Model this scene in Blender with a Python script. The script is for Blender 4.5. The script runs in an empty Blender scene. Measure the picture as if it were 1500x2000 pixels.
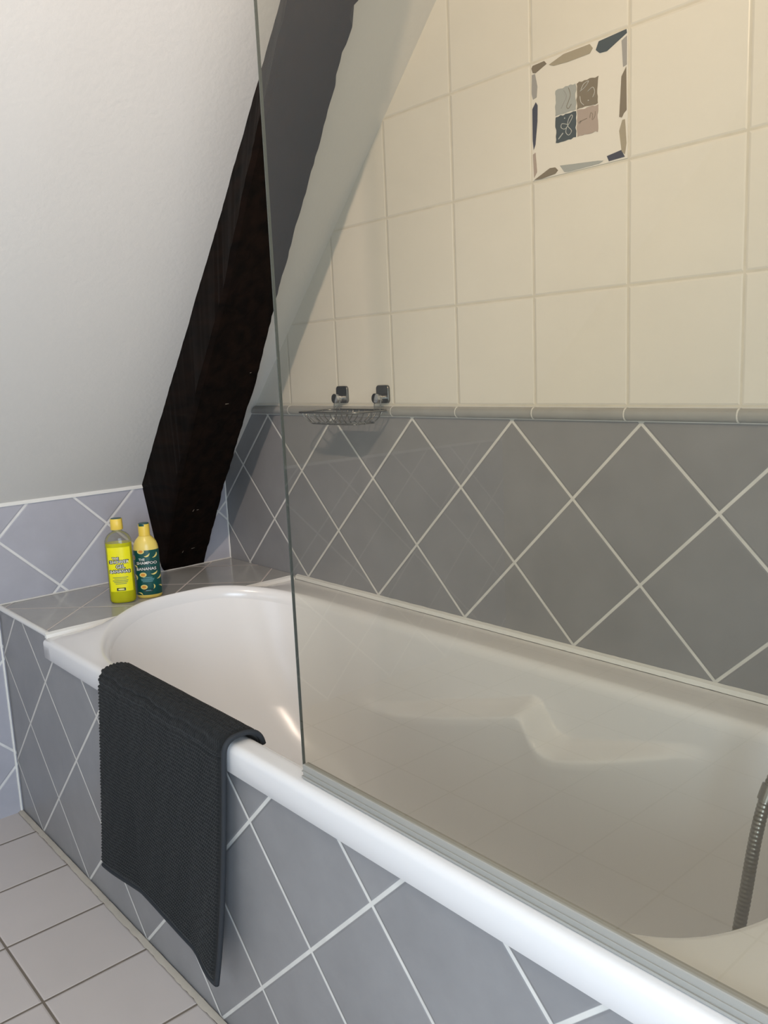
import bpy, bmesh, math, random
from mathutils import Vector, Matrix, Euler

# ------------------------------------------------------------------ camera, world, lights
scn = bpy.context.scene
col = scn.collection
cd = bpy.data.cameras.new('camera'); cam = bpy.data.objects.new('camera', cd); col.objects.link(cam)
RR = ((0.66192, -0.09732, 0.74323), (0.74829, 0.14368, -0.64762), (-0.04376, 0.98483, 0.16792))
CP = (2.1993, -1.2921, 1.1048)
cam.matrix_world = Matrix([list(RR[i]) + [CP[i]] for i in range(3)] + [[0, 0, 0, 1]])
cd.sensor_fit = 'VERTICAL'; cd.sensor_height = 24.0; cd.lens = 1646.0 / 2000.0 * 24.0
cd.clip_start = 0.02; cd.clip_end = 50
scn.camera = cam
scn.view_settings.view_transform = 'Standard'; scn.view_settings.look = 'None'
scn.view_settings.exposure = 0.04; scn.view_settings.gamma = 1.0
scn.view_settings.use_curve_mapping = False

w = bpy.data.worlds.new('world'); scn.world = w; w.use_nodes = True
w.node_tree.nodes['Background'].inputs[0].default_value = (0.75, 0.87, 1.0, 1)
w.node_tree.nodes['Background'].inputs[1].default_value = 0.6

def light(name, kind, loc, energy, color, rot=None, size=None, size_y=None, radius=None):
    l = bpy.data.lights.new(name, kind); o = bpy.data.objects.new(name, l); col.objects.link(o)
    o.location = loc; l.energy = energy; l.color = color
    if rot: o.rotation_euler = rot
    if kind == 'AREA':
        l.shape = 'RECTANGLE'; l.size = size; l.size_y = size_y or size
    if radius is not None: l.shadow_soft_size = radius
    return o
# warm ceiling lamp behind the camera, daylight of the window in the right wall; added fills at the lamp and at the front wall
lamp = light('ceiling_lamp_light', 'SPOT', (2.05, -1.55, 2.2), 84, (1.0, 0.75, 0.57), radius=0.03)
lamp.data.spot_size = math.radians(90); lamp.data.spot_blend = 1.0
lamp.rotation_euler = Vector((-1.22, 1.55, -0.34)).to_track_quat('-Z', 'Y').to_euler()
light('added_point_fill', 'POINT', (2.05, -1.55, 2.2), 11, (1.0, 0.93, 0.82), radius=0.04)  # added point fill at the lamp position, not a source of its own
light('window_daylight', 'AREA', (2.70, -1.60, 0.85), 23, (0.67, 0.83, 1.0), rot=(0, math.radians(90), 0), size=0.7, size_y=0.8)

light('added_front_fill', 'AREA', (1.75, -2.52, 1.20), 3.2, (0.76, 0.84, 1.0), rot=(math.radians(80), 0, 0), size=0.8, size_y=0.7)  # added weak fill from the front, lifts the panel and floor

# ------------------------------------------------------------------ materials
def new_mat(name):
    m = bpy.data.materials.new(name); m.use_nodes = True
    nt = m.node_tree; nt.nodes.clear()
    out = nt.nodes.new('ShaderNodeOutputMaterial')
    b = nt.nodes.new('ShaderNodeBsdfPrincipled')
    nt.links.new(b.outputs[0], out.inputs[0])
    return m, nt, b, out
def srgb(r, g, b):
    f = lambda c: (c/255/12.92) if c/255 <= 0.04045 else ((c/255+0.055)/1.055)**2.4
    return (f(r), f(g), f(b), 1)
def simple(name, c, rough=0.4, metal=0.0, spec=0.5, noise=0.0, nscale=20, bump=0.0, bscale=200, coat=0.0):
    m, nt, b, out = new_mat(name)
    b.inputs['Base Color'].default_value = c; b.inputs['Roughness'].default_value = rough
    b.inputs['Metallic'].default_value = metal; b.inputs['Specular IOR Level'].default_value = spec
    b.inputs['Coat Weight'].default_value = coat
    if noise or bump:
        tc = nt.nodes.new('ShaderNodeTexCoord')
    if noise:
        n = nt.nodes.new('ShaderNodeTexNoise'); n.inputs['Scale'].default_value = nscale; n.inputs['Detail'].default_value = 4
        nt.links.new(tc.outputs['Object'], n.inputs['Vector'])
        mr = nt.nodes.new('ShaderNodeMapRange'); mr.inputs[3].default_value = 1-noise; mr.inputs[4].default_value = 1+noise
        nt.links.new(n.outputs[0], mr.inputs[0])
        mx = nt.nodes.new('ShaderNodeVectorMath'); mx.operation = 'SCALE'; mx.inputs[0].default_value = c[:3]
        nt.links.new(mr.outputs[0], mx.inputs['Scale']); nt.links.new(mx.outputs[0], b.inputs['Base Color'])
    if bump:
        n = nt.nodes.new('ShaderNodeTexNoise'); n.inputs['Scale'].default_value = bscale; n.inputs['Detail'].default_value = 3
        nt.links.new(tc.outputs['Object'], n.inputs['Vector'])
        bp = nt.nodes.new('ShaderNodeBump'); bp.inputs['Strength'].default_value = bump; bp.inputs['Distance'].default_value = 0.002
        nt.links.new(n.outputs[0], bp.inputs['Height']); nt.links.new(bp.outputs[0], b.inputs['Normal'])
    return m

def tile_mat(name, au, av, ou, ov, pu, pv, diag, tile, grout, gw=0.003, rough=0.3, mott=0.08, mscale=9, spec=0.5, bump=0.6, tint=None, grout_v=None):
    """square tiles as real coordinates: au, av pick the axes; ou, ov is one grout crossing; pu, pv the pitch"""
    m, nt, b, out = new_mat(name)
    N = nt.nodes.new; L = nt.links.new
    tc = N('ShaderNodeTexCoord'); sp = N('ShaderNodeSeparateXYZ'); L(tc.outputs['Object'], sp.inputs[0])
    def math_(op, a, bb=None, cc=None):
        n = N('ShaderNodeMath'); n.operation = op
        for i, v in enumerate((a, bb, cc)):
            if v is None: continue
            if isinstance(v, (int, float)): n.inputs[i].default_value = v
            else: L(v, n.inputs[i])
        return n.outputs[0]
    u = math_('SUBTRACT', sp.outputs[au], ou); v = math_('SUBTRACT', sp.outputs[av], ov)
    if diag:
        s = math.sqrt(0.5)
        a = math_('MULTIPLY', math_('ADD', u, v), s); c = math_('MULTIPLY', math_('SUBTRACT', u, v), s)
        u, v = a, c
    def dist(x, p):                                  # distance to the nearest grout line
        q = math_('DIVIDE', x, p); fr = math_('FRACT', q)
        d = math_('MINIMUM', fr, math_('SUBTRACT', 1.0, fr))
        return math_('MULTIPLY', d, p), math_('FLOOR', q)
    du, iu = dist(u, pu); dv, iv = dist(v, pv)
    d = math_('MINIMUM', du, dv)
    def mask(dd, w0, w1):
        r = N('ShaderNodeMapRange'); r.interpolation_type = 'SMOOTHSTEP'
        r.inputs[1].default_value = w0; r.inputs[2].default_value = w1
        L(dd, r.inputs[0]); return r.outputs[0]
    mk = mask(d, gw/2, gw/2 + 0.0012)               # 0 in the grout, 1 on the tile
    cmb = N('ShaderNodeCombineXYZ'); L(iu, cmb.inputs[0]); L(iv, cmb.inputs[1])
    wn = N('ShaderNodeTexWhiteNoise'); wn.noise_dimensions = '3D'; L(cmb.outputs[0], wn.inputs['Vector'])
    add = N('ShaderNodeVectorMath'); add.operation = 'MULTIPLY_ADD'
    L(wn.outputs['Color'], add.inputs[0]); add.inputs[1].default_value = (3, 3, 3); L(tc.outputs['Object'], add.inputs[2])
    nz = N('ShaderNodeTexNoise'); nz.inputs['Scale'].default_value = mscale; nz.inputs['Detail'].default_value = 5; nz.inputs['Roughness'].default_value = 0.6
    L(add.outputs[0], nz.inputs['Vector'])
    val = math_('ADD', math_('MULTIPLY', math_('SUBTRACT', nz.outputs[0], 0.5), mott*4), math_('MULTIPLY', math_('SUBTRACT', wn.outputs['Value'], 0.5), mott*0.5))
    val = math_('ADD', val, 1.0)
    sc = N('ShaderNodeVectorMath'); sc.operation = 'SCALE'; sc.inputs[0].default_value = tile[:3]; L(val, sc.inputs['Scale'])
    mix = N('ShaderNodeMix'); mix.data_type = 'RGBA'; L(mk, mix.inputs['Factor'])
    gn = N('ShaderNodeTexNoise'); gn.inputs['Scale'].default_value = 30; L(tc.outputs['Object'], gn.inputs['Vector'])
    gs = N('ShaderNodeVectorMath'); gs.operation = 'SCALE'; gs.inputs[0].default_value = grout[:3]
    L(math_('ADD', math_('MULTIPLY', gn.outputs[0], 0.3), 0.85), gs.inputs['Scale'])
    L(gs.outputs[0], mix.inputs['A']); L(sc.outputs[0], mix.inputs['B'])
    L(mix.outputs['Result'], b.inputs['Base Color'])
    L(math_('ADD', math_('MULTIPLY', mk, rough - 0.8), 0.8), b.inputs['Roughness'])
    b.inputs['Specular IOR Level'].default_value = spec
    hm = mask(d, gw/2 - 0.0005, gw/2 + 0.004)
    hsum = math_('ADD', hm, math_('MULTIPLY', nz.outputs[0], 0.06))
    bp = N('ShaderNodeBump'); bp.inputs['Strength'].default_value = bump; bp.inputs['Distance'].default_value = 0.0015
    L(hsum, bp.inputs['Height']); L(bp.outputs[0], b.inputs['Normal'])
    return m

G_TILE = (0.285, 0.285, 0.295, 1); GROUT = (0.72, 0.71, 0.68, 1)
P = 0.203
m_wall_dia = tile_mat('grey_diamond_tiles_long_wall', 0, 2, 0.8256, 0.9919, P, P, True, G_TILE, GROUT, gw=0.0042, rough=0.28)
m_white_t = tile_mat('cream_square_tiles', 0, 2, 0.9695, 1.022, 0.2016, 0.2031, False, (0.80, 0.77, 0.70, 1), (0.70, 0.66, 0.57, 1), gw=0.0030, rough=0.25, mott=0.02, bump=0.7)
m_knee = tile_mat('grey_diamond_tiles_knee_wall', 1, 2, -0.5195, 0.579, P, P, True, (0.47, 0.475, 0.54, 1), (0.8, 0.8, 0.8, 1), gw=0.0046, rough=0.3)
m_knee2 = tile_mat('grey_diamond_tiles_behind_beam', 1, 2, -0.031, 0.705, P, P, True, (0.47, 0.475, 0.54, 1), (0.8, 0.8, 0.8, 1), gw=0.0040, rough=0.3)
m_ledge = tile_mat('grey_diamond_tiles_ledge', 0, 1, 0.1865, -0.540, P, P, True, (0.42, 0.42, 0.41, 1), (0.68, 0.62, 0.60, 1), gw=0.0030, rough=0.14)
m_panel = tile_mat('grey_diamond_tiles_panel', 0, 2, 0.288, 0.4306, P, P, True, G_TILE, GROUT, gw=0.0046, rough=0.35, mott=0.10)
m_floor = tile_mat('pinkish_grey_floor_tiles', 0, 1, 0.1305, -0.8925, 0.2035, 0.2035, False, (0.64, 0.58, 0.55, 1), (0.20, 0.165, 0.13, 1), gw=0.0036, rough=0.35, mott=0.03, mscale=5)
m_plaster = simple('white_plaster', (0.73, 0.71, 0.675, 1), 0.85, noise=0.02, nscale=6, bump=0.25, bscale=90)
m_seal = simple('white_silicone', (0.85, 0.85, 0.83, 1), 0.35, bump=0.3, bscale=60)
m_seal_floor = simple('cream_floor_joint', (0.50, 0.45, 0.38, 1), 0.6, noise=0.15, nscale=30)
m_acryl = simple('white_acrylic', (0.86, 0.855, 0.86, 1), 0.20, spec=0.5)
m_chrome = simple('chrome', (0.52, 0.53, 0.54, 1), 0.16, metal=1.0)
m_wire = simple('chrome_wire', (0.26, 0.26, 0.25, 1), 0.25, metal=1.0)
m_hook = simple('satin_chrome_dark_reflection', (0.16, 0.16, 0.155, 1), 0.28, metal=1.0)  # reflection of a dark room put into the colour as darker chrome
m_plate = simple('polished_plate', (0.55, 0.55, 0.55, 1), 0.08, metal=1.0)
m_hose = simple('dull_metal_hose', (0.30, 0.29, 0.26, 1), 0.32, metal=0.9)
m_bull = simple('grey_border_glaze', (0.36, 0.36, 0.35, 1), 0.22, noise=0.12, nscale=25)
m_grout = simple('white_grout', GROUT, 0.8)
m_winframe = simple('white_window_frame', (0.8, 0.8, 0.8, 1), 0.4)

# dark stained timber
m_wood, nt, b, out = new_mat('dark_stained_timber')
tc = nt.nodes.new('ShaderNodeTexCoord'); mp = nt.nodes.new('ShaderNodeMapping')
mp.inputs['Rotation'].default_value = (0, math.radians(50), 0); mp.inputs['Scale'].default_value = (3, 26, 26)
n1 = nt.nodes.new('ShaderNodeTexNoise'); n1.inputs['Scale'].default_value = 1.6; n1.inputs['Detail'].default_value = 8; n1.inputs['Distortion'].default_value = 0.4
nt.links.new(tc.outputs['Object'], mp.inputs[0]); nt.links.new(mp.outputs[0], n1.inputs['Vector'])
cr = nt.nodes.new('ShaderNodeValToRGB'); e = cr.color_ramp.elements
e[0].position = 0.35; e[0].color = (0.0025, 0.0018, 0.0014, 1); e[1].position = 0.75; e[1].color = (0.011, 0.0055, 0.0035, 1)
nt.links.new(n1.outputs[0], cr.inputs[0]); nt.links.new(cr.outputs[0], b.inputs['Base Color'])
b.inputs['Roughness'].default_value = 0.6; b.inputs['Specular IOR Level'].default_value = 0.06
bp = nt.nodes.new('ShaderNodeBump'); bp.inputs['Strength'].default_value = 0.5; bp.inputs['Distance'].default_value = 0.003
nt.links.new(n1.outputs[0], bp.inputs['Height']); nt.links.new(bp.outputs[0], b.inputs['Normal'])
m_chip = simple('bare_wood_chip', (0.25, 0.22, 0.18, 1), 0.8)

# sheet glass: tinted see-through with a Fresnel mirror on its outer faces
m_glass = bpy.data.materials.new('sheet_glass'); m_glass.use_nodes = True
nt = m_glass.node_tree; nt.nodes.clear(); N = nt.nodes.new; L = nt.links.new
out = N('ShaderNodeOutputMaterial'); tr = N('ShaderNodeBsdfTransparent'); gl = N('ShaderNodeBsdfGlossy')
gl.inputs['Roughness'].default_value = 0.0; gl.inputs['Color'].default_value = (1, 1, 1, 1)
tr.inputs['Color'].default_value = (0.89, 0.88, 0.835, 1)
fr = N('ShaderNodeFresnel'); fr.inputs['IOR'].default_value = 1.5
ge = N('ShaderNodeNewGeometry'); inv = N('ShaderNodeMath'); inv.operation = 'SUBTRACT'; inv.inputs[0].default_value = 1.0
L(ge.outputs['Backfacing'], inv.inputs[1])
mu = N('ShaderNodeMath'); mu.operation = 'MULTIPLY'; L(fr.outputs[0], mu.inputs[0]); L(inv.outputs[0], mu.inputs[1])
mu2 = N('ShaderNodeMath'); mu2.operation = 'MULTIPLY'; mu2.inputs[1].default_value = 1.15; mu2.use_clamp = True; L(mu.outputs[0], mu2.inputs[0])
mx = N('ShaderNodeMixShader'); L(mu2.outputs[0], mx.inputs[0]); L(tr.outputs[0], mx.inputs[1]); L(gl.outputs[0], mx.inputs[2]); L(mx.outputs[0], out.inputs[0])
m_edge = simple('dark_glass_edge', (0.07, 0.08, 0.07, 1), 0.2)
m_strip = simple('grey_plastic_seal', (0.36, 0.35, 0.32, 1), 0.3)

# ------------------------------------------------------------------ mesh helpers
def setp(o, label=None, cat=None, group=None, kind=None):
    if label: o['label'] = label
    if cat: o['category'] = cat
    if group: o['group'] = group
    if kind: o['kind'] = kind
    return o
def empty(name, loc, label, cat, group=None, rotz=0):
    o = bpy.data.objects.new(name, None); col.objects.link(o); o.location = loc; o.rotation_euler = (0, 0, rotz)
    o.empty_display_size = 0.05
    return setp(o, label, cat, group)
def mesh(name, verts, faces, mats, parent=None, smooth=False, fm=None):
    me = bpy.data.meshes.new(name); me.from_pydata([tuple(v) for v in verts], [], faces)
    for m in (mats if isinstance(mats, (list, tuple)) else [mats]): me.materials.append(m)
    if fm:
        for p_, i in zip(me.polygons, fm): p_.material_index = i
    if smooth:
        for p_ in me.polygons: p_.use_smooth = True
    me.validate(); me.update()
    o = bpy.data.objects.new(name, me); col.objects.link(o)
    if parent: o.parent = parent
    return o
def from_bm(name, bm, mats, parent=None, smooth=False, angle=None):
    bmesh.ops.remove_doubles(bm, verts=bm.verts, dist=1e-7); bmesh.ops.recalc_face_normals(bm, faces=bm.faces)
    me = bpy.data.meshes.new(name); bm.to_mesh(me); bm.free()
    for m in (mats if isinstance(mats, (list, tuple)) else [mats]): me.materials.append(m)
    if smooth or angle:
        for p_ in me.polygons: p_.use_smooth = True
        if angle:
            me.set_sharp_from_angle(angle=math.radians(angle))
    o = bpy.data.objects.new(name, me); col.objects.link(o)
    if parent: o.parent = parent
    return o
def box_bm(bm, lo, hi, bev=0.0, seg=2):
    r = bmesh.ops.create_cube(bm, size=1.0)
    for v in r['verts']:
        v.co = Vector([(lo[i]+hi[i])/2 + v.co[i]*(hi[i]-lo[i]) for i in range(3)])
    if bev:
        es = list({e for v in r['verts'] for e in v.link_edges})
        bmesh.ops.bevel(bm, geom=es, offset=bev, segments=seg, affect='EDGES', profile=0.5)
def box(name, lo, hi, mat, parent=None, bev=0.0, seg=2):
    bm = bmesh.new(); box_bm(bm, lo, hi, bev, seg)
    return from_bm(name, bm, mat, parent, angle=35 if bev else None)
def tube(bm, pts, r, n=8, cap=True):
    pts = [Vector(p_) for p_ in pts]; rings = []
    up = Vector((0, 0, 1)); prev = None
    for i, p_ in enumerate(pts):
        t = (pts[min(i+1, len(pts)-1)] - pts[max(i-1, 0)]).normalized()
        if prev is None:
            a = t.cross(up)
            if a.length < 1e-3: a = t.cross(Vector((1, 0, 0)))
            a.normalize()
        else:
            a = (prev - t*prev.dot(t)).normalized()
        prev = a; b2 = t.cross(a)
        rr = r(i/(len(pts)-1)) if callable(r) else r
        rings.append([bm.verts.new(p_ + (a*math.cos(2*math.pi*k/n) + b2*math.sin(2*math.pi*k/n))*rr) for k in range(n)])
    for i in range(len(rings)-1):
        for k in range(n):
            bm.faces.new((rings[i][k], rings[i][(k+1) % n], rings[i+1][(k+1) % n], rings[i+1][k]))
    if cap:
        bm.faces.new(rings[0]); bm.faces.new(rings[-1])
def catmull(pts, n=8, closed=False):
    pts = [Vector(p_) for p_ in pts]; out_ = []; m = len(pts)
    for i in range(m if closed else m-1):
        g = (lambda j: pts[j % m]) if closed else (lambda j: pts[min(max(j, 0), m-1)])
        p0, p1, p2, p3 = g(i-1), g(i), g(i+1), g(i+2)
        for k in range(n):
            t = k/n
            out_.append(0.5*((2*p1) + (p2-p0)*t + (2*p0-5*p1+4*p2-p3)*t*t + (3*p1-p0-3*p2+p3)*t**3))
    if not closed: out_.append(pts[-1])
    return out_
def sm(a, b_, x):
    t = min(max((x-a)/(b_-a), 0), 1); return t*t*(3-2*t)
def lerp_tab(tab, x):
    if x <= tab[0][0]: return tab[0][1]
    for (x0, y0), (x1, y1) in zip(tab, tab[1:]):
        if x <= x1: return y0 + (y1-y0)*(x-x0)/(x1-x0)
    return tab[-1][1]
random.seed(3)

# ------------------------------------------------------------------ the room
ZK = 0.8135; KS = 1.062; ZL = 0.558; ZR = 0.550; YP = -0.678; CEIL = 2.40
XR, YF = 2.75, -2.60
xt = (CEIL-ZK)/KS
# long back wall: grey diamonds below, cream squares above (cut along the slope)
Zs = 0.9945; Zt = 1.0205
vb = [(0, 0, 0), (XR, 0, 0), (XR, 0, Zs), ((Zs-ZK)/KS, 0, Zs), (0, 0, ZK), ((Zt-ZK)/KS, 0, Zt), (XR, 0, Zt), (XR, 0, CEIL), (xt, 0, CEIL)]
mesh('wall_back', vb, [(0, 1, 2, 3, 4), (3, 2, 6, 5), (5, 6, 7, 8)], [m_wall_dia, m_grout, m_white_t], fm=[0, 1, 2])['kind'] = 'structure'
# knee wall at the far end
YB = -0.155
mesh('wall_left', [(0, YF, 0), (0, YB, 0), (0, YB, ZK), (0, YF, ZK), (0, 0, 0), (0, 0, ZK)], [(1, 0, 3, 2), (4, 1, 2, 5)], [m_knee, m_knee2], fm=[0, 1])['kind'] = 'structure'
# sloping and flat ceiling
ny = 60; nx = 50; vs = []; fs = []
def slope_z(x): return ZK + KS*x
for i in range(nx+1):
    for j in range(ny+1):
        x = xt*i/nx; y = YF*j/ny
        vs.append((x, y, slope_z(x)))
for i in range(nx):
    for j in range(ny):
        a = i*(ny+1)+j; fs.append((a, a+1, a+ny+2, a+ny+1))
k0 = len(vs); vs += [(xt, 0, CEIL), (XR, 0, CEIL), (XR, YF, CEIL), (xt, YF, CEIL)]; fs.append((k0, k0+3, k0+2, k0+1))
mesh('ceiling', vs, fs, m_plaster)['kind'] = 'structure'
mesh('floor', [(0, YF, 0), (XR, YF, 0), (XR, 0, 0), (0, 0, 0)], [(0, 1, 2, 3)], m_floor)['kind'] = 'structure'
m_cream = simple('cream_wall_paint', (0.74, 0.68, 0.57, 1), 0.7)
def wall_hole(name, f, a0, a1, b0, b1, h0, h1, g0, g1, mat):
    vs = [f(a, c) for a, c in ((a0, b0), (a1, b0), (a1, b1), (a0, b1), (h0, g0), (h1, g0), (h1, g1), (h0, g1))]
    o = mesh(name, vs, [(0, 1, 5, 4), (1, 2, 6, 5), (2, 3, 7, 6), (3, 0, 4, 7)], mat); o['kind'] = 'structure'; return o
wall_hole('wall_right', lambda a, c: (XR, a, c), YF, 0, 0, CEIL, -2.05, -1.15, 0.45, 1.35, m_cream)
# front wall behind the photographer's left: lower part from the slope on
vs = [(0, YF, 0), (XR, YF, 0), (XR, YF, CEIL), (xt, YF, CEIL), (0, YF, ZK), (1.3, YF, 0.85), (2.2, YF, 0.85), (2.2, YF, 1.75), (1.3, YF, 1.75)]
mesh('wall_front', vs, [(0, 5, 6, 1), (1, 6, 7, 2), (2, 7, 8, 3), (3, 8, 5, 4), (4, 5, 0)], m_cream)['kind'] = 'structure'
def window(name, lo, hi, ax):
    bm = bmesh.new(); t = 0.04
    u = 1-ax
    for (ua, ub, za, zb) in ((lo[u], lo[u]+t, lo[2], hi[2]), (hi[u]-t, hi[u], lo[2], hi[2]), (lo[u]+t, hi[u]-t, lo[2], lo[2]+t), (lo[u]+t, hi[u]-t, hi[2]-t, hi[2])):
        l = [0, 0, za]; h = [0, 0, zb]; l[u] = ua; h[u] = ub; l[ax] = lo[ax]; h[ax] = hi[ax]
        box_bm(bm, l, h)
    o = from_bm(name, bm, m_winframe); o['kind'] = 'structure'
window('window_1', (XR-0.02, -2.05, 0.45), (XR+0.04, -1.15, 1.35), 0)
window('window_2', (1.3, YF-0.04, 0.85), (2.2, YF+0.02, 1.75), 1)  # unseen window, put in around the added front fill

# sealant strips and edge trims of the room
def strip(name, pts, w_, h_, mat, up=(0, 0, 1), side=None, wob=0.0006):
    """thin bead along a line"""
    bm = bmesh.new(); p0, p1 = Vector(pts[0]), Vector(pts[1]); n = max(int((p1-p0).length/0.012), 2)
    up = Vector(up); sd = Vector(side); rings = []
    for i in range(n+1):
        c = p0.lerp(p1, i/n); ww = w_ + random.uniform(-wob, wob); hh = h_ + random.uniform(-wob, wob)*0.5
        rings.append([bm.verts.new(c), bm.verts.new(c + sd*ww), bm.verts.new(c + sd*ww*0.7 + up*hh*0.7), bm.verts.new(c + up*hh)])
    for i in range(n):
        for k in range(4):
            bm.faces.new((rings[i][k], rings[i][(k+1) % 4], rings[i+1][(k+1) % 4], rings[i+1][k]))
    bm.faces.new(rings[0]); bm.faces.new(rings[-1])
    o = from_bm(name, bm, mat, angle=40); o['kind'] = 'structure'; return o
strip('trim_1', [(0.345, -0.0005, ZR+0.0005), (2.06, -0.0005, ZR+0.0005)], 0.010, 0.011, m_seal, side=(0, -1, 0))
strip('trim_2', [(0.0005, YF, ZK-0.008), (0.0005, -0.262, ZK-0.008)], 0.003, 0.010, m_seal, side=(1, 0, 0))
strip('trim_3', [(0.0005, YP-0.003, 0.001), (2.06, YP-0.003, 0.001)], 0.011, 0.004, m_seal_floor, side=(0, -1, 0), wob=0.0015)
strip('trim_4', [(0.0, -0.001, ZL+0.0005), (0.0, -0.001, 0.86)], 0.003, 0.003, m_seal, up=(0, -1, 0), side=(1, 0, 0))
strip('trim_5', [(0.0005, -0.676, ZL+0.0005), (0.0005, 0.0, ZL+0.0005)], 0.003, 0.003, m_grout, side=(1, 0, 0))
strip('trim_6', [(0.0005, -0.6815, 0.0), (0.0005, -0.6815, ZL-0.02)], 0.004, 0.004, m_seal, up=(0, -1, 0), side=(1, 0, 0))

# rounded border tiles between the grey and the cream tiles
bt = None
xs = [0.9695 + 0.2016*k for k in range(-4, 10)]
def border_tile(x0, x1, miter=False):
    bm = bmesh.new(); n = 8; za, zb = 0.9965, 1.0185; r0 = 0.011
    prof = [(-0.0005, za)] + [(-0.003 - r0*0.95*math.sin(math.pi*k/n), (za+zb)/2 - (zb-za)/2*math.cos(math.pi*k/n)) for k in range(n+1)] + [(-0.0005, zb)]
    R0 = []; R1 = []
    for (y, z) in prof:
        xa = x0
        if miter: xa = (z - ZK)/KS + 0.004 + 0.6*(-y)
        R0.append(bm.verts.new((xa, y, z))); R1.append(bm.verts.new((x1, y, z)))
    for k in range(len(prof)-1): bm.faces.new((R0[k], R0[k+1], R1[k+1], R1[k]))
    bm.faces.new(R0); bm.faces.new(R1)
    return bm
big = bmesh.new()
me_tmp = []
for i, (a, c) in enumerate(zip(xs, xs[1:])):
    if c < 0.21: continue
    bm = border_tile(a+0.0015, min(c, XR)-0.0015, miter=(a < 0.205)); t_ = bpy.data.meshes.new('t'); bm.to_mesh(t_); bm.free(); big.from_mesh(t_); bpy.data.meshes.remove(t_)
    if c >= XR: break
from_bm('trim_7', big, m_bull, angle=50)['kind'] = 'structure'
bm = bmesh.new()
for c in xs:
    if c > 0.25 and c < XR:
        for k in range(6):
            pass
        n = 8; za, zb = 0.9955, 1.0195
        pr_ = [(-0.0005, za)] + [(-0.0025 - 0.0102*math.sin(math.pi*k/n), (za+zb)/2 - (zb-za)/2*math.cos(math.pi*k/n)) for k in range(n+1)] + [(-0.0005, zb)]
        A = [bm.verts.new((c-0.0016, y, z)) for y, z in pr_]; B = [bm.verts.new((c+0.0016, y, z)) for y, z in pr_]
        for k in range(len(pr_)-1): bm.faces.new((A[k], A[k+1], B[k+1], B[k]))
        bm.faces.new(A); bm.faces.new(B)
from_bm('trim_8', bm, m_grout, smooth=False)['kind'] = 'structure'

# ------------------------------------------------------------------ tiled surround: front panel and ledge
led = empty('tiled_ledge', (0.17, -0.34, 0.0), 'grey diamond-tiled ledge at the far end of the bathtub, carrying two bottles', 'ledge')
LM = Matrix.Translation((-0.17, 0.34, 0))
t = box('front_face', (0.0006, YP, 0.0005), (0.3365, YP+0.009, ZL-0.006), m_panel, led); t.matrix_parent_inverse = LM
bm = bmesh.new(); box_bm(bm, (0.0006, YP+0.0015, ZL-0.0058), (0.336, -0.0012, ZL))
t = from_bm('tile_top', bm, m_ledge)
t.parent = led; t.matrix_parent_inverse = led.matrix_basis.inverted() if False else Matrix.Translation((-0.17, 0.34, 0))
bm = bmesh.new()
tube(bm, [(0.001, YP+0.0022, ZL-0.0045), (0.334, YP+0.0022, ZL-0.0045)], 0.0066, 12)
t = from_bm('edge_trim', bm, m_seal, angle=50); t.parent = led; t.matrix_parent_inverse = Matrix.Translation((-0.17, 0.34, 0))
setp(t, 'white rounded edge strip')

# ------------------------------------------------------------------ bathtub
X0, X1, Y0, Y1 = 0.341, 2.045, -0.690, -0.0012
yc = -0.372; ry = 0.266
xl, xr = 0.63, 1.70
def contour(rxl, rxr, yc, ry, nl, nr, NA=56, NS=230, xl=xl, xr=xr):
    """closed list, each (x, y, seg, param) : back straight from right to left, left arc, front straight, right arc"""
    c = []
    for i in range(NS):
        c.append((xr + (xl-xr)*i/NS, yc+ry, 'b', i/NS))
    for i in range(NA):
        a = math.pi/2 + math.pi*i/NA; cx, sy = math.cos(a), math.sin(a)
        c.append((xl - rxl*abs(cx)**(2/nl), yc + ry*math.copysign(abs(sy)**(2/nl), sy), 'l', a))
    for i in range(NS):
        c.append((xl + (xr-xl)*i/NS, yc-ry, 'f', i/NS))
    for i in range(NA):
        a = -math.pi/2 + math.pi*i/NA; cx, sy = math.cos(a), math.sin(a)
        c.append((xr + rxr*abs(cx)**(2/nr), yc + ry*math.copysign(abs(sy)**(2/nr), sy), 'r', a))
    return c
O = contour(0.268, 0.170, yc, ry, 2.0, 2.6)
F = contour(0.02, 0.10, -0.378, 0.180, 2.2, 3.0, xl=0.86, xr=1.70)
def outer(k, inset=0.0):
    x, y, s, a = O[k]
    x0, x1, y0, y1 = X0+inset, X1-inset, Y0+inset, Y1-inset
    if s == 'b': return (x, y1)
    if s == 'f': return (x, y0)
    cx = xl if s == 'l' else xr
    dx, dy = math.cos(a), math.sin(a)
    ts = []
    if s == 'l' and dx < -1e-9: ts.append((x0-cx)/dx)
    if s == 'r' and dx > 1e-9: ts.append((x1-cx)/dx)
    if dy > 1e-9: ts.append((y1-yc)/dy)
    if dy < -1e-9: ts.append((y0-yc)/dy)
    t = min(ts); return (cx+dx*t, yc+dy*t)
NC = len(O)
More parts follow.
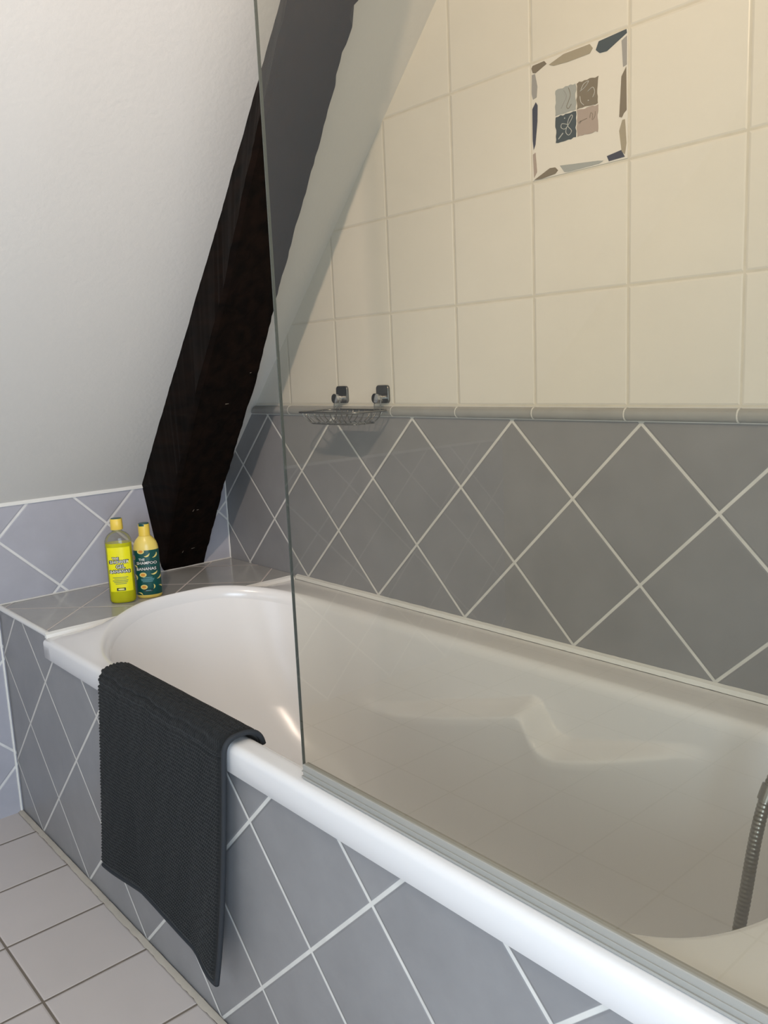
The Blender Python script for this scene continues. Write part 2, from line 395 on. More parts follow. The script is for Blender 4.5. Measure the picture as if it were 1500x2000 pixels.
# snap the nearest sample to each corner
snap = {}
for (cx_, cy_, f_) in ((0, 1, 'l'), (0, 0, 'l'), (1, 0, 'r'), (1, 1, 'r')):
    best = None
    tx = (X0, X1)[cx_]; ty = (Y0, Y1)[cy_]
    for k in range(NC):
        if O[k][2] != f_: continue
        q = outer(k); d = (q[0]-tx)**2 + (q[1]-ty)**2
        if best is None or d < best[0]: best = (d, k)
    snap[best[1]] = (cx_, cy_)
def outp(k, inset=0.0):
    if k in snap:
        return ((X0+inset, X1-inset)[snap[k][0]], (Y0+inset, Y1-inset)[snap[k][1]])
    return outer(k, inset)
def crest(k):          # raised head-rest edge
    x, y, s, a = O[k]
    if s != 'l': return 0.0
    u = (a - math.pi/2)/math.pi      # 0 back .. 1 front
    return 0.040*sm(0.0, 0.42, u)*sm(1.0, 0.55, u)
shelf = [(0.80, 0.345), (0.90, 0.366), (1.03, 0.408), (1.17, 0.448), (1.255, 0.476), (1.275, 0.455), (1.295, 0.425), (1.33, 0.417), (1.42, 0.440), (1.56, 0.478)]
def shelf_z(x):
    s_ = 0
    for d_ in (-0.012, -0.006, 0, 0.006, 0.012): s_ += lerp_tab(shelf, x+d_)
    return s_/5
def bulge(x, z):
    e_ = sm(0.70, 1.10, x)*sm(1.62, 1.36, x)
    if e_ <= 0: return 0
    zs = shelf_z(x)
    return 0.058*e_*sm(zs+0.018, zs-0.008, z)*min(1.0, max(0.0, (z-0.13)/(zs-0.15)))
prof = catmull([(0, 0.520, 0), (0.05, 0.47, 0), (0.15, 0.38, 0), (0.32, 0.27, 0), (0.50, 0.19, 0), (0.72, 0.150, 0), (1.0, 0.132, 0)], 26)
V = []; FS = []
def ring(fn):
    base = len(V)
    for k in range(NC): V.append(fn(k))
    return base
rings = []
# outer lip from its lower inner edge, round the outside, over the rounded top
rings.append(ring(lambda k: (*outp(k, 0.009), 0.503)))
rings.append(ring(lambda k: (*outp(k, 0.002), 0.503)))
rings.append(ring(lambda k: (*outp(k, 0.0), 0.505)))
RO = 0.012
for q in range(0, 7):
    a = math.pi/2*q/6
    rings.append(ring(lambda k, a=a: (*outp(k, RO*(1-math.cos(a))), ZR-RO+RO*math.sin(a))))
# deck to the opening, rising to the head-rest crest, with a soft rounding
def deck(k, f_, dz):
    ox, oy = outp(k, RO); x, y, s, a = O[k]
    rho = 0.020
    # point a little outside the opening
    ex, ey = x-0, y-0
    dx, dy = ox-x, oy-y; L_ = max(math.hypot(dx, dy), 1e-6)
    t_ = min(rho/L_, 0.9)
    ix, iy = x+dx*t_, y+dy*t_
    return (ox+(ix-ox)*f_, oy+(iy-oy)*f_)
for f_ in (0.25, 0.5, 0.75, 1.0):
    rings.append(ring(lambda k, f_=f_: (*deck(k, f_, 0), ZR + crest(k)*sm(0.0, 1.1, f_)*0.92)))
for q in range(1, 9):
    a = math.pi/2*q/8
    def fr_(k, a=a):
        ix, iy = deck(k, 1.0, 0); x, y, s, aa = O[k]
        h = 0.030
        px = ix + (x-ix)*math.sin(a); py = iy + (y-iy)*math.sin(a)
        z = ZR + crest(k)*(0.92+0.08*math.sin(a*2)) - h*(1-math.cos(a))
        return (px, py, z)
    rings.append(ring(fr_))
def wallpt(k, wv, z):
    x, y, s, a = O[k]; fx, fy = F[k][0], F[k][1]
    px = x + (fx-x)*wv; py = y + (fy-y)*wv
    zz = z + crest(k)*max(0, (z-0.30)/0.22)*1.0
    if py > -0.30: py -= bulge(px, z)*sm(-0.30, -0.2, py)
    return (px, py, zz)
for p_ in prof[1:]:
    rings.append(ring(lambda k, p_=p_: wallpt(k, p_[0], p_[1])))
for f_ in (0.85, 0.6, 0.3):
    rings.append(ring(lambda k, f_=f_: (1.28 + (F[k][0]-1.28)*(0.5+0.5*f_), -0.365 + (F[k][1]+0.365)*f_, 0.132 - 0.006*(1-f_))))
for r0, r1 in zip(rings, rings[1:]):
    for k in range(NC):
        k2 = (k+1) % NC
        FS.append((r0+k, r0+k2, r1+k2, r1+k))
FS.append(tuple(rings[-1]+k for k in range(NC)))
tub = empty('bathtub', (1.19, -0.35, 0.0), 'white acrylic bathtub with moulded armrest, curved head end and grey diamond-tiled front panel', 'bathtub')
t = box('front_panel', (0.3367, YP, 0.0005), (2.06, YP+0.009, 0.512), m_panel, tub); t.matrix_parent_inverse = Matrix.Translation((-1.19, 0.35, 0)); setp(t, 'grey diamond-tiled panel under the rim')
me = bpy.data.meshes.new('basin'); me.from_pydata(V, [], FS); me.materials.append(m_acryl)
for p_ in me.polygons: p_.use_smooth = True
me.validate()
bm = bmesh.new(); bm.from_mesh(me); bmesh.ops.recalc_face_normals(bm, faces=bm.faces)
for f_ in bm.faces:
    pass
bm.to_mesh(me); bm.free()
me.set_sharp_from_angle(angle=math.radians(60))
bs = bpy.data.objects.new('basin', me); col.objects.link(bs); bs.parent = tub; bs.matrix_parent_inverse = Matrix.Translation((-1.19, 0.35, 0))
sb = strip('sealant_bead', [(0.3375, -0.684, ZR-0.002), (0.3375, -0.012, ZR-0.002)], 0.012, 0.012, m_seal, side=(1, 0, 0))
del sb['kind']; sb.parent = tub; sb.matrix_parent_inverse = Matrix.Translation((-1.19, 0.35, 0)); setp(sb, 'bright white silicone bead')

# ------------------------------------------------------------------ slanting timber beam
SL = [(-0.004, -0.266, 0.8135), (0.075, -0.273, 0), (0.328, -0.291, 0), (0.588, -0.309, 0), (0.836, -0.331, 0), (1.15, -0.362, 0), (1.47, -0.39, 0)]
SL = [(x, y, (slope_z(x) + 0.002) if x > 0 else ZK) for x, y, z in SL]
kf = lambda x: 0.558 + 1.2*x
FL = [(0.002, -0.226), (0.20, -0.268), (0.412, -0.298), (0.596, -0.314), (0.735, -0.340), (0.822, -0.352), (1.10, -0.385), (1.40, -0.42)]
FR = [(0.002, -0.090), (0.215, -0.127), (0.415, -0.146), (0.625, -0.185), (0.815, -0.211), (0.987, -0.237), (1.2, -0.27), (1.45, -0.30)]
def samp(tab, x, j):
    return lerp_tab([(t_[0], t_[j]) for t_ in tab], x)
NB = 150; bm = bmesh.new(); rows = []
rnd = random.Random(5)
jit = [0.0]*(NB+1)
for i in range(NB+1):
    jit[i] = 0.6*(jit[i-1] if i else 0) + rnd.uniform(-0.0012, 0.0012)
for i in range(NB+1):
    s_ = i/NB
    xf = 0.0015 + 1.45*s_; xs_ = -0.002 + 1.47*s_
    zs_ = slope_z(max(xs_, 0)); ysl = samp(SL, xs_, 1)
    yl = samp(FL, xf, 1); yr = samp(FR, xf, 1)
    zf = min(kf(xf), CEIL+0.05)
    chip = 0.0
    if 0.90 < xf < 0.93: chip = 0.006
    if 0.965 < xf < 0.985: chip = 0.010
    if xf >= 1.0: chip = 0.003
    yr2 = yr - jit[i]*1.2 - chip
    row = [Vector((max(xs_, 0.0015) if i == 0 else xs_, ysl + jit[i]*0.5, zs_))]
    row.append(Vector((xf - 0.004, yl - 0.004 + jit[i], zf + 0.012)))
    for q in range(0, 9):
        f_ = q/8
        y = (yl + 0.004)*(1-f_) + (yr2 - 0.004)*f_
        row.append(Vector((xf, y, zf + 0.0015*math.sin(f_*9+s_*40)*0.6)))
    row.append(Vector((xf - 0.003, yr2, zf + 0.008)))
    row.append(Vector((max(xs_, 0.0015), yr2 + 0.012, zs_)))
    rows.append([bm.verts.new(v) for v in row])
for i in range(NB):
    for k in range(len(rows[0])-1):
        bm.faces.new((rows[i][k], rows[i][k+1], rows[i+1][k+1], rows[i+1][k]))
bm.faces.new(rows[0]); bm.faces.new(rows[-1])
beam = empty('timber_beam', (0.0, -0.16, 0.558), 'dark stained slanting timber beam running from the tiled ledge up the slope', 'beam')
bb = from_bm('timber', bm, m_wood, angle=40); bb.parent = beam; bb.matrix_parent_inverse = Matrix.Translation((0, 0.16, -0.558))
# pale scratches on its face
bm = bmesh.new()
for (x, y, l_, a_) in ((0.055, -0.155, 0.010, 0.2), (0.05, -0.235+0.05, 0.008, 1.4), (0.16, -0.20, 0.008, 1.3), (0.16, -0.187, 0.006, 0.1), (0.40, -0.215, 0.009, 0.1), (0.46, -0.18, 0.004, 0.3)):
    d1 = Vector((0.64*math.sin(a_), math.cos(a_), 0.768*math.sin(a_)))*l_; d2 = Vector((0.64*math.cos(a_), -math.sin(a_), 0.768*math.cos(a_)))*0.0007
    c = Vector((x, y, kf(x))) + Vector((0.768, 0, -0.64))*0.0022
    q = [c-d1*.5-d2, c+d1*.5-d2*.3, c+d1*.5+d2*.3, c-d1*.5+d2]
    up_ = Vector((0.768, 0, -0.64))*0.0006
    A = [bm.verts.new(p_) for p_ in q]; B = [bm.verts.new(p_+up_) for p_ in q]
    bm.faces.new(B); bm.faces.new(A)
    for k in range(4): bm.faces.new((A[k], A[(k+1) % 4], B[(k+1) % 4], B[k]))
ch = from_bm('scratch', bm, m_chip); ch.parent = beam; ch.matrix_parent_inverse = Matrix.Translation((0, 0.16, -0.558)); setp(ch, 'pale scratches and chips')

# ------------------------------------------------------------------ glass bath screen
gy = -0.6665; gx = 1.288
scr = empty('glass_bath_screen', (1.6, gy, ZR), 'frameless clear glass shower screen standing on the bathtub rim', 'shower screen')
MI = Matrix.Translation((-1.6, -gy, -ZR))
t = box('glass_pane', (gx+0.0016, gy-0.002, ZR+0.016), (2.05, gy+0.002, 2.05), m_glass, scr); t.matrix_parent_inverse = MI
t = box('polished_edge', (gx, gy-0.002, ZR+0.016), (gx+0.0014, gy+0.002, 2.05), m_edge, scr); t.matrix_parent_inverse = MI; setp(t, 'dark polished front edge')
bm = bmesh.new()
box_bm(bm, (gx+0.004, gy-0.0055, ZR+0.0015), (2.04, gy+0.0055, ZR+0.0205), 0.001, 1)
box_bm(bm, (gx+0.004, gy-0.0075, ZR+0.0015), (2.04, gy+0.0075, ZR+0.0045))
box_bm(bm, (gx+0.004, gy-0.0068, ZR+0.010), (2.04, gy+0.0068, ZR+0.012))
t = from_bm('bottom_seal', bm, m_strip, scr); t.matrix_parent_inverse = MI; setp(t, 'greyish ribbed plastic seal')

# ------------------------------------------------------------------ bath mat over the rim
def mat_path(v):
    """outer skin profile (distance v from the inner hanging end): returns y, z and outward normal"""
    return None
TH = 0.011
prof_pts = [(-0.6350, 0.5330), (-0.6380, 0.5430), (-0.6450, 0.5515), (-0.655, 0.5560), (-0.665, 0.5575), (-0.684, 0.5560), (-0.6935, 0.548), (-0.6955, 0.532), (-0.696, 0.50), (-0.697, 0.44), (-0.698, 0.36), (-0.6985, 0.28), (-0.699, 0.20), (-0.7, 0.145)]
pc = catmull([(0, a, c) for a, c in prof_pts], 30)
cum = [0]
for a, c in zip(pc, pc[1:]): cum.append(cum[-1] + (c-a).length)
LT = cum[-1]
def pat(d):
    lo, hi = 0, len(cum)-1
    while hi-lo > 1:
        mid = (lo+hi)//2
        if cum[mid] <= d: lo = mid
        else: hi = mid
    f_ = (d-cum[lo])/max(cum[hi]-cum[lo], 1e-9)
    p_ = pc[lo].lerp(pc[hi], f_); tg = (pc[min(hi+2, len(pc)-1)]-pc[max(lo-2, 0)]).normalized()
    n_ = Vector((0, -tg.z, tg.y))      # turn
    # outward = away from the rim: up on top, towards the room at the front
    n_ = -n_ if n_.dot(p_ - Vector((0, -0.658, min(p_.z - 0.002, 0.535)))) < 0 else n_
    return p_, n_
NU, NV = 250, 330
def mat_pt(u, v, disp):
    d = v*LT
    p_, n_ = pat(d)
    down = max(0.0, 0.55 - p_.z)/0.405
    x = 0.672 + 0.452*u - 0.040*down*(1 if d > 0.045 else 0)
    fold = 0.004*math.sin(u*9.0+0.6)*down + 0.006*math.sin(u*4.2+2.2)*down
    fold += 0.020*sm(0.75, 1.0, u)*down**2.5 + 0.006*down**2*(1-u)
    zoff = 0.006*math.sin(u*6)*down - 0.004*down*u
    y = p_.y - max(fold, 0.0)*(1 if d > 0.045 else 0)
    return Vector((x, y, p_.z + zoff)) + n_*(TH*0.5 + disp)
def nub(u, v):
    # chenille: rows of small loops, running along the width, slightly wavy
    uu = u*0.452; vv = v*LT
    wob = 0.0012*math.sin(uu*38 + vv*9) + 0.0008*math.sin(uu*95+vv*31)
    row = (vv + wob)/0.0066
    ri = math.floor(row); a = row - ri
    ph = (uu + 0.0025*math.sin(ri*2.4))/0.0058
    b_ = ph - math.floor(ph)
    h = math.sqrt(max(0, math.sin(math.pi*a)))*(0.35 + 0.65*math.sqrt(max(0, math.sin(math.pi*b_))))
    edge = (1-u)*0.452; ed2 = (1-v)*LT
    h *= sm(0.004, 0.013, edge)*sm(0.004, 0.012, ed2)
    # deeper creases where the mat bends over the rim edge
    for c_, dp in ((0.075, 0.9), (0.090, 0.5)):
        h -= dp*math.exp(-((vv + wob*1.2 + 0.0015*math.sin(uu*9) - c_)/0.0022)**2)
    return 0.0040*h
V = []; FS = []
for i in range(NV+1):
    for j in range(NU+1):
        u, v = j/NU, i/NV
        V.append(mat_pt(u, v, nub(u, v)))
for i in range(NV):
    for j in range(NU):
        a = i*(NU+1)+j; FS.append((a, a+1, a+NU+2, a+NU+1))
# backing and edges
base = len(V); NB2 = 60
for i in range(NV+1):
    V.append(mat_pt(0, i/NV, -TH*0.45)); V.append(mat_pt(1, i/NV, -TH*0.45))
for i in range(NV):
    FS.append((i*(NU+1), (i+1)*(NU+1), base+2*(i+1), base+2*i))
    FS.append((i*(NU+1)+NU, base+2*i+1, base+2*(i+1)+1, (i+1)*(NU+1)+NU))
b2 = len(V)
for i in range(NV+1):
    for j in range(21): V.append(mat_pt(j/20, i/NV, -TH*0.45))
for i in range(NV):
    for j in range(20):
        a = b2+i*21+j; FS.append((a, a+21, a+22, a+1))
m_mat, nt, b, out = new_mat('charcoal_chenille')
b.inputs['Base Color'].default_value = (0.018, 0.0195, 0.0205, 1); b.inputs['Roughness'].default_value = 0.95
b.inputs['Sheen Weight'].default_value = 0.12; b.inputs['Sheen Roughness'].default_value = 0.5; b.inputs['Specular IOR Level'].default_value = 0.1
tc = nt.nodes.new('ShaderNodeTexCoord'); n1 = nt.nodes.new('ShaderNodeTexNoise'); n1.inputs['Scale'].default_value = 500
nt.links.new(tc.outputs['Object'], n1.inputs['Vector'])
bp = nt.nodes.new('ShaderNodeBump'); bp.inputs['Strength'].default_value = 0.6; bp.inputs['Distance'].default_value = 0.001
nt.links.new(n1.outputs[0], bp.inputs['Height']); nt.links.new(bp.outputs[0], b.inputs['Normal'])
m_bind = simple('charcoal_binding', (0.030, 0.034, 0.040, 1), 0.7, spec=0.3)
mt = empty('bath_mat', (0.9, -0.69, ZR), 'charcoal chenille bath mat draped over the bathtub rim', 'bath mat')
MI = Matrix.Translation((-0.9, 0.69, -ZR))
t = mesh('pile', V, FS, m_mat, mt, smooth=True); t.matrix_parent_inverse = MI
bm = bmesh.new()
tube(bm, [mat_pt(1.0, i/120, -0.0005) + Vector((0.0035, 0, 0)) for i in range(121)], 0.0045, 8)
tube(bm, [mat_pt(i/60, 1.0, -0.001) for i in range(61)], 0.0040, 8)
t = from_bm('edge_binding', bm, m_bind, mt, smooth=True); t.matrix_parent_inverse = MI; setp(t, 'smooth dark edge binding')

# ------------------------------------------------------------------ bottles
def lathe_oval(prof, n=48, sx=1.0, sy=1.0, shape=2.0, cap=True):
    """prof: list of (radius_scale, z, sx, sy)"""
    bm = bmesh.new(); R_ = []
    for (a, b_, z) in prof:
        rg = []
        for k in range(n):
            t_ = 2*math.pi*k/n; c, s = math.cos(t_), math.sin(t_)
            rg.append(bm.verts.new((a*math.copysign(abs(c)**(2/shape), c), b_*math.copysign(abs(s)**(2/shape), s), z)))
        R_.append(rg)
    for r0, r1 in zip(R_, R_[1:]):
        for k in range(n): bm.faces.new((r0[k], r0[(k+1) % n], r1[(k+1) % n], r1[k]))
    if cap: bm.faces.new(R_[0]); bm.faces.new(R_[-1])
    return bm
def text_mesh(s, size, bold=0.0):
    cu = bpy.data.curves.new('txt', 'FONT'); cu.body = s; cu.size = size; cu.align_x = 'CENTER'; cu.align_y = 'CENTER'; cu.offset = bold; cu.resolution_u = 2
    o = bpy.data.objects.new('txt', cu); col.objects.link(o)
    dg = bpy.context.evaluated_depsgraph_get(); dg.update()
    me_ = bpy.data.meshes.new_from_object(o.evaluated_get(dg))
    bpy.data.objects.remove(o); bpy.data.curves.remove(cu)
    return me_
def wrap(me_, a, b_, z0, off, du=0.0, shape=2.0, arch=0.0):
    """bend a flat xy mesh round an oval of half axes a (left-right), b_ (towards viewer = local -y)"""
    bm = bmesh.new(); bm.from_mesh(me_)
    bmesh.ops.subdivide_edges(bm, edges=[e for e in bm.edges if e.calc_length() > 0.004], cuts=2)
    bmesh.ops.triangulate(bm, faces=bm.faces)
    for v in bm.verts:
        x = (v.co.x + du); z = z0 + v.co.y + arch*(1-(x/(a*0.8))**2)
        x = max(-a*0.985, min(a*0.985, x))
        t_ = (abs(x)/a)**shape; y = -b_*(1-t_)**(1/shape)
        nx_, ny_ = (x/a**2), (y/b_**2); L_ = math.hypot(nx_, ny_)
        v.co = Vector((x + nx_/L_*off, y + ny_/L_*off, z))
    return bm
def join_bms(bms):
    r = bmesh.new()
    for b_ in bms:
        t_ = bpy.data.meshes.new('t'); b_.to_mesh(t_); b_.free(); r.from_mesh(t_); bpy.data.meshes.remove(t_)
    return r
def flat_poly(pts):
    me_ = bpy.data.meshes.new('f'); me_.from_pydata([(x, y, 0) for x, y in pts], [], [tuple(range(len(pts)))]); return me_
def blob(cx, cz, rx, rz, n=20, rot=0):
    return [(cx + rx*math.cos(2*math.pi*k/n)*math.cos(rot) - rz*math.sin(2*math.pi*k/n)*math.sin(rot), cz + rx*math.cos(2*math.pi*k/n)*math.sin(rot) + rz*math.sin(2*math.pi*k/n)*math.cos(rot)) for k in range(n)]
def banana(cx, cz, s, rot):
    pts = []
    for k in range(11):
        t_ = k/10; a = math.radians(200+140*t_); pts.append((math.cos(a)*1.0, math.sin(a)*1.0+0.4))
    for k in range(11):
        t_ = 1-k/10; a = math.radians(200+140*t_); th = 0.42*math.sin(math.pi*t_)+0.06
        pts.append((math.cos(a)*(1.0-th), math.sin(a)*(1.0-th)+0.4))
    c, s2 = math.cos(rot), math.sin(rot)
    return [(cx + s*(x*c-y*s2), cz + s*(x*s2+y*c)) for x, y in pts]

m_yel_plastic = simple('pale_yellow_plastic', srgb(238, 214, 110), 0.3)
m_cap_yel = simple('yellow_cap', srgb(240, 208, 84), 0.35)
m_green_dark = simple('dark_green_print', srgb(10, 78, 74), 0.3)
m_cream_print = simple('cream_print', srgb(236, 216, 130), 0.35)
m_orange = simple('orange_print', srgb(222, 150, 60), 0.4)
m_white_ink = simple('white_ink', (0.85, 0.85, 0.82, 1), 0.4)
m_dark_ink = simple('dark_ink', (0.02, 0.035, 0.03, 1), 0.4)
m_blue_ink = simple('pale_blue_ink', srgb(120, 180, 190), 0.4)
m_grey_ink = simple('grey_green_ink', srgb(120, 140, 90), 0.4)
m_gel = simple('yellow_gel', srgb(222, 218, 12), 0.12, noise=0.10, nscale=60)
m_gel_d = simple('olive_gel_base', srgb(165, 160, 20), 0.12, noise=0.15, nscale=120)
m_yel_label = simple('yellow_label', srgb(244, 238, 20), 0.3, noise=0.08, nscale=70)
m_clear = bpy.data.materials.new('clear_plastic'); m_clear.use_nodes = True
nt = m_clear.node_tree; nt.nodes.clear(); N = nt.nodes.new; L = nt.links.new
out = N('ShaderNodeOutputMaterial'); tr = N('ShaderNodeBsdfTransparent'); gl = N('ShaderNodeBsdfGlossy'); gl.inputs['Roughness'].default_value = 0.05
tr.inputs['Color'].default_value = (0.90, 0.91, 0.88, 1)
lw = N('ShaderNodeLayerWeight'); lw.inputs['Blend'].default_value = 0.35
mx = N('ShaderNodeMixShader'); mp_ = N('ShaderNodeMath'); mp_.operation = 'MULTIPLY'; mp_.inputs[1].default_value = 0.45
L(lw.outputs['Fresnel'], mp_.inputs[0]); L(mp_.outputs[0], mx.inputs[0]); L(tr.outputs[0], mx.inputs[1]); L(gl.outputs[0], mx.inputs[2]); L(mx.outputs[0], out.inputs[0])

def at_z(prof, z):
    for (a0, b0, z0), (a1, b1, z1) in zip(prof, prof[1:]):
        if z0 <= z <= z1:
            f_ = (z-z0)/max(z1-z0, 1e-9); return (a0+(a1-a0)*f_, b0+(b1-b0)*f_)
    return prof[-1][:2]
rotz = math.radians(60)   # local -y looks towards the room
# --- clear bottle of shower gel
g = empty('shower_gel_bottle', (0.222, -0.445, ZL+0.0005), 'clear oval bottle of yellow shower gel with a square yellow cap, on the tiled ledge', 'bottle', rotz=rotz)
A, Bq = 0.0325, 0.021
bprof = [(A*.86, Bq*.86, 0.0), (A*.95, Bq*.95, 0.002), (A, Bq, 0.007), (A, Bq, 0.148), (A*.985, Bq*.98, 0.156), (A*.93, Bq*.95, 0.1625), (A*.83, Bq*.9, 0.169), (A*.66, Bq*.8, 0.1745), (A*.46, Bq*.66, 0.178), (0.012, 0.012, 0.180), (0.012, 0.012, 0.184)]
from_bm('bottle_shell', lathe_oval(bprof, shape=2.3), m_clear, g, smooth=True)
k_ = 0.955
lp = [(a*k_, b_*k_, z+0.0012) for a, b_, z in bprof if z < 0.15] + [(A*k_, Bq*k_, 0.1515)]
bm = lathe_oval([p_ for p_ in lp if p_[2] < 0.0330] + [(A*k_, Bq*k_, 0.0330)], shape=2.3, cap=True)
t = from_bm('gel', lathe_oval(lp, shape=2.3), m_gel, g, angle=40); bm.free(); setp(t, 'yellow shower gel filling')
# printed front
lab = []
def rect(x0, x1, z0, z1, n=14): return [(x0+(x1-x0)*i/n, z0) for i in range(n+1)] + [(x1-(x1-x0)*i/n, z1) for i in range(n+1)]
def patch(x0, x1, z0, z1, a, b_, off, shape=2.3, n=24):
    bm = bmesh.new(); rows_ = []
    for j in range(2):
        rw = []
        for i in range(n+1):
            x = x0+(x1-x0)*i/n; z = (z0, z1)[j]
            y = -b_*(1-(abs(x)/a)**shape)**(1/shape); nx_, ny_ = x/a**2, y/b_**2; L_ = math.hypot(nx_, ny_)
            rw.append(bm.verts.new((x+nx_/L_*off, y+ny_/L_*off, z)))
        rows_.append(rw)
    for i in range(n): bm.faces.new((rows_[0][i], rows_[0][i+1], rows_[1][i+1], rows_[1][i]))
    return bm
t = from_bm('label', patch(-0.026, 0.027, 0.031, 0.142, A, Bq, 0.0003), m_yel_label, g, smooth=True); setp(t, 'bright yellow front print')
def ink(name, items, mat, parent, a, b_, off, shape=2.3):
    bms = []
    for it in items:
        if it[0] == 't':
            _, s, size, bold, du, z, arch = it; me_ = text_mesh(s, size, bold); bms.append(wrap(me_, a, b_, z, off, du, shape, arch))
        else:
            me_ = flat_poly(it[1]); bms.append(wrap(me_, a, b_, 0, off, 0, shape, 0))
        bpy.data.meshes.remove(me_)
    bm = join_bms(bms)
    me_ = bpy.data.meshes.new(name); bm.to_mesh(me_); bm.free(); me_.materials.append(mat)
    o = bpy.data.objects.new(name, me_); col.objects.link(o); o.parent = parent
    return o
lab1 = bpy.data.objects['label']
ink('lettering_shadow', [('t', 'THE', 0.0090, 0.0009, -0.008, 0.1145, 0), ('t', 'SHOWER', 0.0112, 0.0013, 0.000, 0.1055, 0), ('t', 'GEL', 0.0125, 0.0013, 0.002, 0.0935, 0), ('t', 'BANANAS', 0.0105, 0.0015, 0.0, 0.0805, 0.0015)], m_dark_ink, lab1, A, Bq, 0.0006)
ink('lettering', [('t', 'THE', 0.0085, 0.0001, -0.008, 0.1145, 0), ('t', 'SHOWER', 0.0107, 0.0001, 0.000, 0.1055, 0), ('t', 'GEL', 0.0120, 0.0001, 0.002, 0.0935, 0), ('t', 'BANANAS', 0.0102, 0.0001, 0.0, 0.0805, 0.0015)], m_white_ink, lab1, A, Bq, 0.0009)
ink('small_print', [('p', rect(-0.018, 0.018, 0.066, 0.0675)), ('p', rect(-0.015, 0.014, 0.0625, 0.0637)), ('p', rect(-0.019, 0.018, 0.058, 0.0597)), ('p', rect(-0.016, 0.016, 0.0540, 0.0557)), ('p', rect(-0.013, 0.013, 0.050, 0.0517))], m_grey_ink, lab1, A, Bq, 0.0007)
ink('volume_box', [('p', rect(-0.011, 0.010, 0.0330, 0.0405))], m_dark_ink, lab1, A, Bq, 0.0007)
ink('volume_print', [('p', rect(-0.007, 0.006, 0.0360, 0.0377))], m_white_ink, lab1, A, Bq, 0.0010)
cp = from_bm('cap', lathe_oval([(0.0145, 0.0145, 0.1845), (0.0148, 0.0148, 0.1850), (0.0142, 0.0142, 0.210), (0.0135, 0.0135, 0.2112)], shape=2.6), m_cap_yel, g, angle=35)
t = from_bm('cap_top', lathe_oval([(0.0125, 0.0125, 0.2113), (0.0120, 0.0120, 0.2122)], shape=2.6), m_green_dark, cp, angle=35)
# --- green shampoo bottle
g = empty('shampoo_bottle', (0.226, -0.3765, ZL+0.0005), 'dark green shampoo bottle with a banana pattern and rounded yellow shoulders', 'bottle', rotz=rotz)
A2, B2_ = 0.0315, 0.0235
bprof2 = [(A2*.90, B2_*.90, 0.0), (A2*.97, B2_*.97, 0.002), (A2, B2_, 0.006), (A2, B2_, 0.118), (A2*.985, B2_*.985, 0.126), (A2*.94, B2_*.95, 0.134), (A2*.86, B2_*.89, 0.1415), (A2*.74, B2_*.8, 0.1480), (A2*.58, B2_*.69, 0.1535), (0.0150, 0.0145, 0.1570), (0.0135, 0.0135, 0.1585)]
t = from_bm('bottle_body', lathe_oval(bprof2, shape=2.1), m_yel_plastic, g, smooth=True)
lb2 = from_bm('label', lathe_oval([(A2+0.0003, B2_+0.0003, 0.009), (A2+0.0003, B2_+0.0003, 0.1185), (A2*.99+0.0003, B2_*.99+0.0003, 0.1235)], shape=2.1, cap=False), m_green_dark, g, smooth=True); setp(lb2, 'dark green wraparound print')
bl = []; orr = []
for (x, z, s, r) in ((0.003, 0.112, 0.0085, 0.5), (0.021, 0.110, 0.0085, 0.9), (-0.028, 0.055, 0.008, 1.8), (0.017, 0.0655, 0.0085, 0.4), (0.013, 0.030, 0.0065, 1.5), (0.027, 0.054, 0.008, 0.9), (-0.020, 0.012, 0.007, 2.6), (0.0285, 0.027, 0.006, 2.2), (-0.026, 0.080, 0.008, 2.0)):
    bl.append(('p', banana(x, z, s, r)))
for (x, z) in ((-0.011, 0.121), (-0.010, 0.0615), (-0.010, 0.030), (-0.0285, 0.105)):
    bl.append(('p', blob(x, z, 0.0085 if abs(x) < 0.02 else 0.003, 0.0060))); orr.append(('p', blob(x, z, 0.0055 if abs(x) < 0.02 else 0.0015, 0.0036)))
ink('banana_print', bl, m_cream_print, lb2, A2, B2_, 0.0006, 2.1)
for q_ in orr: ink('slice_print', [q_], m_orange, lb2, A2, B2_, 0.0009, 2.1)
ink('lettering', [('t', 'THE', 0.0080, 0.0001, -0.010, 0.1005, 0), ('t', 'SHAMPOO', 0.0100, 0.0001, 0.001, 0.0905, 0.001), ('t', 'BANANAS', 0.0102, 0.0001, -0.001, 0.0755, 0.001)], m_white_ink, lb2, A2, B2_, 0.0013, 2.1)
ink('lettering_shadow', [('t', 'SHAMPOO', 0.0104, 0.0012, 0.001, 0.0905, 0.001), ('t', 'BANANAS', 0.0106, 0.0012, -0.001, 0.0755, 0.001)], m_dark_ink, lb2, A2, B2_, 0.0010, 2.1)
ink('small_print', [('p', rect(-0.010, 0.012, 0.0535, 0.0548)), ('p', rect(-0.016, 0.016, 0.0500, 0.0512)), ('p', rect(-0.015, 0.015, 0.0467, 0.0479)), ('p', rect(-0.012, 0.012, 0.0435, 0.0446))], m_blue_ink, lb2, A2, B2_, 0.0011, 2.1)
ink('volume_box', [('p', rect(-0.010, 0.010, 0.0185, 0.0240))], m_dark_ink, lb2, A2, B2_, 0.0011, 2.1)
ink('volume_print', [('p', rect(-0.006, 0.006, 0.0205, 0.0220))], m_blue_ink, lb2, A2, B2_, 0.0014, 2.1)
cp = from_bm('cap', lathe_oval([(0.0140, 0.0140, 0.1587), (0.0140, 0.0140, 0.1800), (0.0136, 0.0136, 0.1880)], shape=2.2), m_cap_yel, g, angle=35)
t = from_bm('cap_top', lathe_oval([(0.0130, 0.0130, 0.1881), (0.0120, 0.0120, 0.1900)], shape=2.2), m_green_dark, cp, angle=35)
